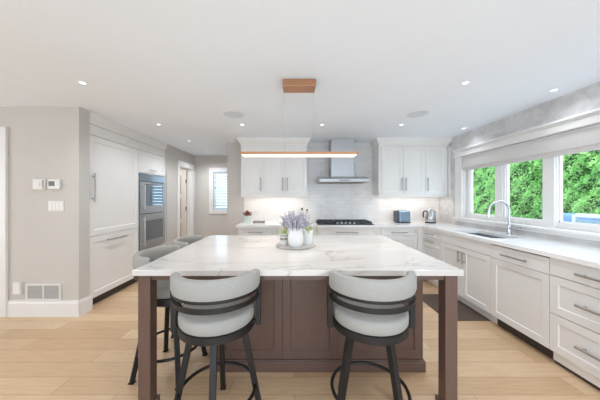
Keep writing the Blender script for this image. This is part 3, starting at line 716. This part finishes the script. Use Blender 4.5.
for k in range(125):
    a = rnd.uniform(0, 2*PI); th = rnd.uniform(0, 1)**.6*1.12; L = rnd.uniform(.10, .19)*(1-.12*th)
    dr = Vector((math.sin(th)*math.cos(a), math.sin(th)*math.sin(a), math.cos(th)*.95))
    p0 = Vector((.03*math.cos(a)*th, .03*math.sin(a)*th, .155)); p1 = p0+dr*L*.95
    st.rod(p0, p1, .0022, .0014, 5, False)
    for j in range(6):
        q = p0+dr*L*(.42+.115*j); rr = .0105*(1-.08*j)
        bl_.ball(q+Vector((rnd.uniform(-1, 1), rnd.uniform(-1, 1), rnd.uniform(-1, 1)))*.007, rr, 1, (1, 1, 1.25))
blades(st, (0, 0, .15), 26, .03, .10, .012, .8, 5)
st.build('stems', M['lavdark'], vs); bl_.build('blossoms', M['lav'], vs, 0, True)
tp = thing('tulip_pot', 'white pot with grey bands holding a budding tulip, left of the lavender vase', 'plant', (TX-.105, TY-.0, VZ))
MB().lathe([(0, 0), (.036, 0), (.041, .01), (.041, .10), (.036, .102), (.035, .085), (0, .085)], 28).build('pot', M['ceramic2'], tp, 0, True)
MB().lathe([(.0415, .045), (.0425, .047), (.0425, .065), (.0415, .067)], 28).lathe([(.0415, .078), (.0425, .079), (.0425, .088), (.0415, .089)], 28).build('band', M['band'], tp)
blades(MB(), (.008, 0, .085), 9, .013, .085, .016, .14, 9).build('leaves', M['leaf'], tp)
mb = MB().rod((.0, 0, .085), (-.002, 0, .145), .003, n=6); mb.build('stem', M['leaf'], tp)
MB().lathe([(0, .14), (.012, .148), (.016, .165), (.012, .185), (.003, .198), (0, .198)], 14, (-.002, 0, 0)).build('flower', M['tulip'], tp, 0, True)
gp = thing('succulent_pot', 'white cylinder pot with a small pale green plant, right of the lavender vase', 'plant', (TX+.113, TY+.03, VZ))
MB().lathe([(0, 0), (.050, 0), (.052, .004), (.052, .112), (.055, .114), (.055, .128), (.049, .128), (.047, .112), (0, .112)], 32).build('pot', M['ceramic2'], gp, 0, True)
blades(MB(), (-.006, 0, .11), 16, .02, .06, .018, .18, 21).build('leaves', M['leaf'], gp)

# rug before the sink
tag(box('kitchen_rug', M['rugm'], None, 1.714, 2.20, 2.69, 3.42, 0.0, .009, .003), 'dark brown mat on the floor before the sink cabinet', 'rug')

# ------------------------------------------------------------------ outside
struct(box('ground', M['lawn'], None, 2.97, 14, -6, 16, -.1, .10))
def hedge(label, X, y0, y1, h, n_, seed):
    rnd = random.Random(seed); t = thing('hedge', label, 'hedge', (X, 0, .1))
    mb = MB(); ny, nz = 160, 44; g = {}
    def bump(y, z): return .07*math.sin(y*2.1+z*1.3)+.06*math.sin(y*6.7-z*4.9+1)+.06*math.sin(y*13.1+z*11.7)+.04*math.sin(y*23-z*19)
    for i in range(ny+1):
        for j in range(nz+1):
            y = y0+(y1-y0)*i/ny; z = h*j/nz; g[i, j] = mb.b.verts.new((bump(y, z)+.1, y, z))
    bk = {}
    for i in range(ny):
        for j in range(nz): mb.b.faces.new((g[i, j], g[i, j+1], g[i+1, j+1], g[i+1, j]))
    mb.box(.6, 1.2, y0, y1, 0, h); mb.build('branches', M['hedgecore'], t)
    lv = MB()
    for k in range(n_):
        y = rnd.uniform(y0, y1); z = rnd.uniform(.2, h); x = bump(y, z)+.1-rnd.uniform(0, .22)*rnd.random()
        r = rnd.uniform(.02, .045); a = rnd.uniform(0, 2*PI)
        nrm = Vector((-1, rnd.uniform(-.9, .9), rnd.uniform(-.3, 1.1))).normalized(); u = nrm.orthogonal().normalized(); u.rotate(Matrix.Rotation(a, 3, nrm)); v = nrm.cross(u)
        c = Vector((x, y, z))
        A = [lv.b.verts.new(c+p) for p in (-u*r, v*r*.5-nrm*r*.15, u*r, -v*r*.5-nrm*r*.15)]
        lv.b.faces.new(A)
    # leaf blades keep their own facing
    me = bpy.data.meshes.new('leaves'); lv.b.to_mesh(me); lv.b.free(); me.materials.append(M['hedge'])
    o = bpy.data.objects.new('leaves', me); C.objects.link(o); o.parent = t
    return t
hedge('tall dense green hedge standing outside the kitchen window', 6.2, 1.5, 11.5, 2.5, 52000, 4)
pc = thing('patio_sofa', 'blue cushioned patio sofa outside the window, at the foot of the hedge', 'sofa', (5.0, 4.4, .10), 0)
MB().box(-.45, .45, -.40, .40, 0, .34).build('frame', M['whitemetal'], pc, .01)
box('seat_cushion', M['bluecush'], pc, -.42, .30, -.38, .38, .34, .52, .04)
box('back_cushion', M['bluecush'], pc, -.0, .46, -.40, .40, .50, .98, .05)
pc = thing('patio_chair', 'white patio chair with grey-blue slats outside the window, beside the blue sofa', 'chair', (4.3, 3.64, .10), 0)
fm = MB()
for x in (-.28, .28):
    for y in (-.28, .28): fm.box(x-.025, x+.025, y-.025, y+.025, 0, .62 if x < 0 else 1.0)
fm.box(-.3, .3, -.305, -.255, .60, .64).box(-.3, .3, .255, .305, .60, .64).box(.255, .305, -.255, .255, .97, 1.03).build('frame', M['whitemetal'], pc, .006)
s2 = MB()
for k in range(6): s2.box(-.27+k*.09, -.20+k*.09, -.255, .255, .40, .42)
s2.build('seat', M['greyslat'], pc)
s2 = MB()
for k in range(4): s2.box(.262, .282, -.255, .255, .50+k*.115, .59+k*.115)
s2.build('backrest', M['greyslat'], pc)
# added fill light without a fitting, brightening the side room and door leaf
d = bpy.data.lights.new('side_room_fill', 'POINT'); d.energy = 12; d.shadow_soft_size = .15; d.color = (1, .97, .93)
o = bpy.data.objects.new('side_room_fill', d); C.objects.link(o); o.location = (-3.3, 5.2, 2.2)
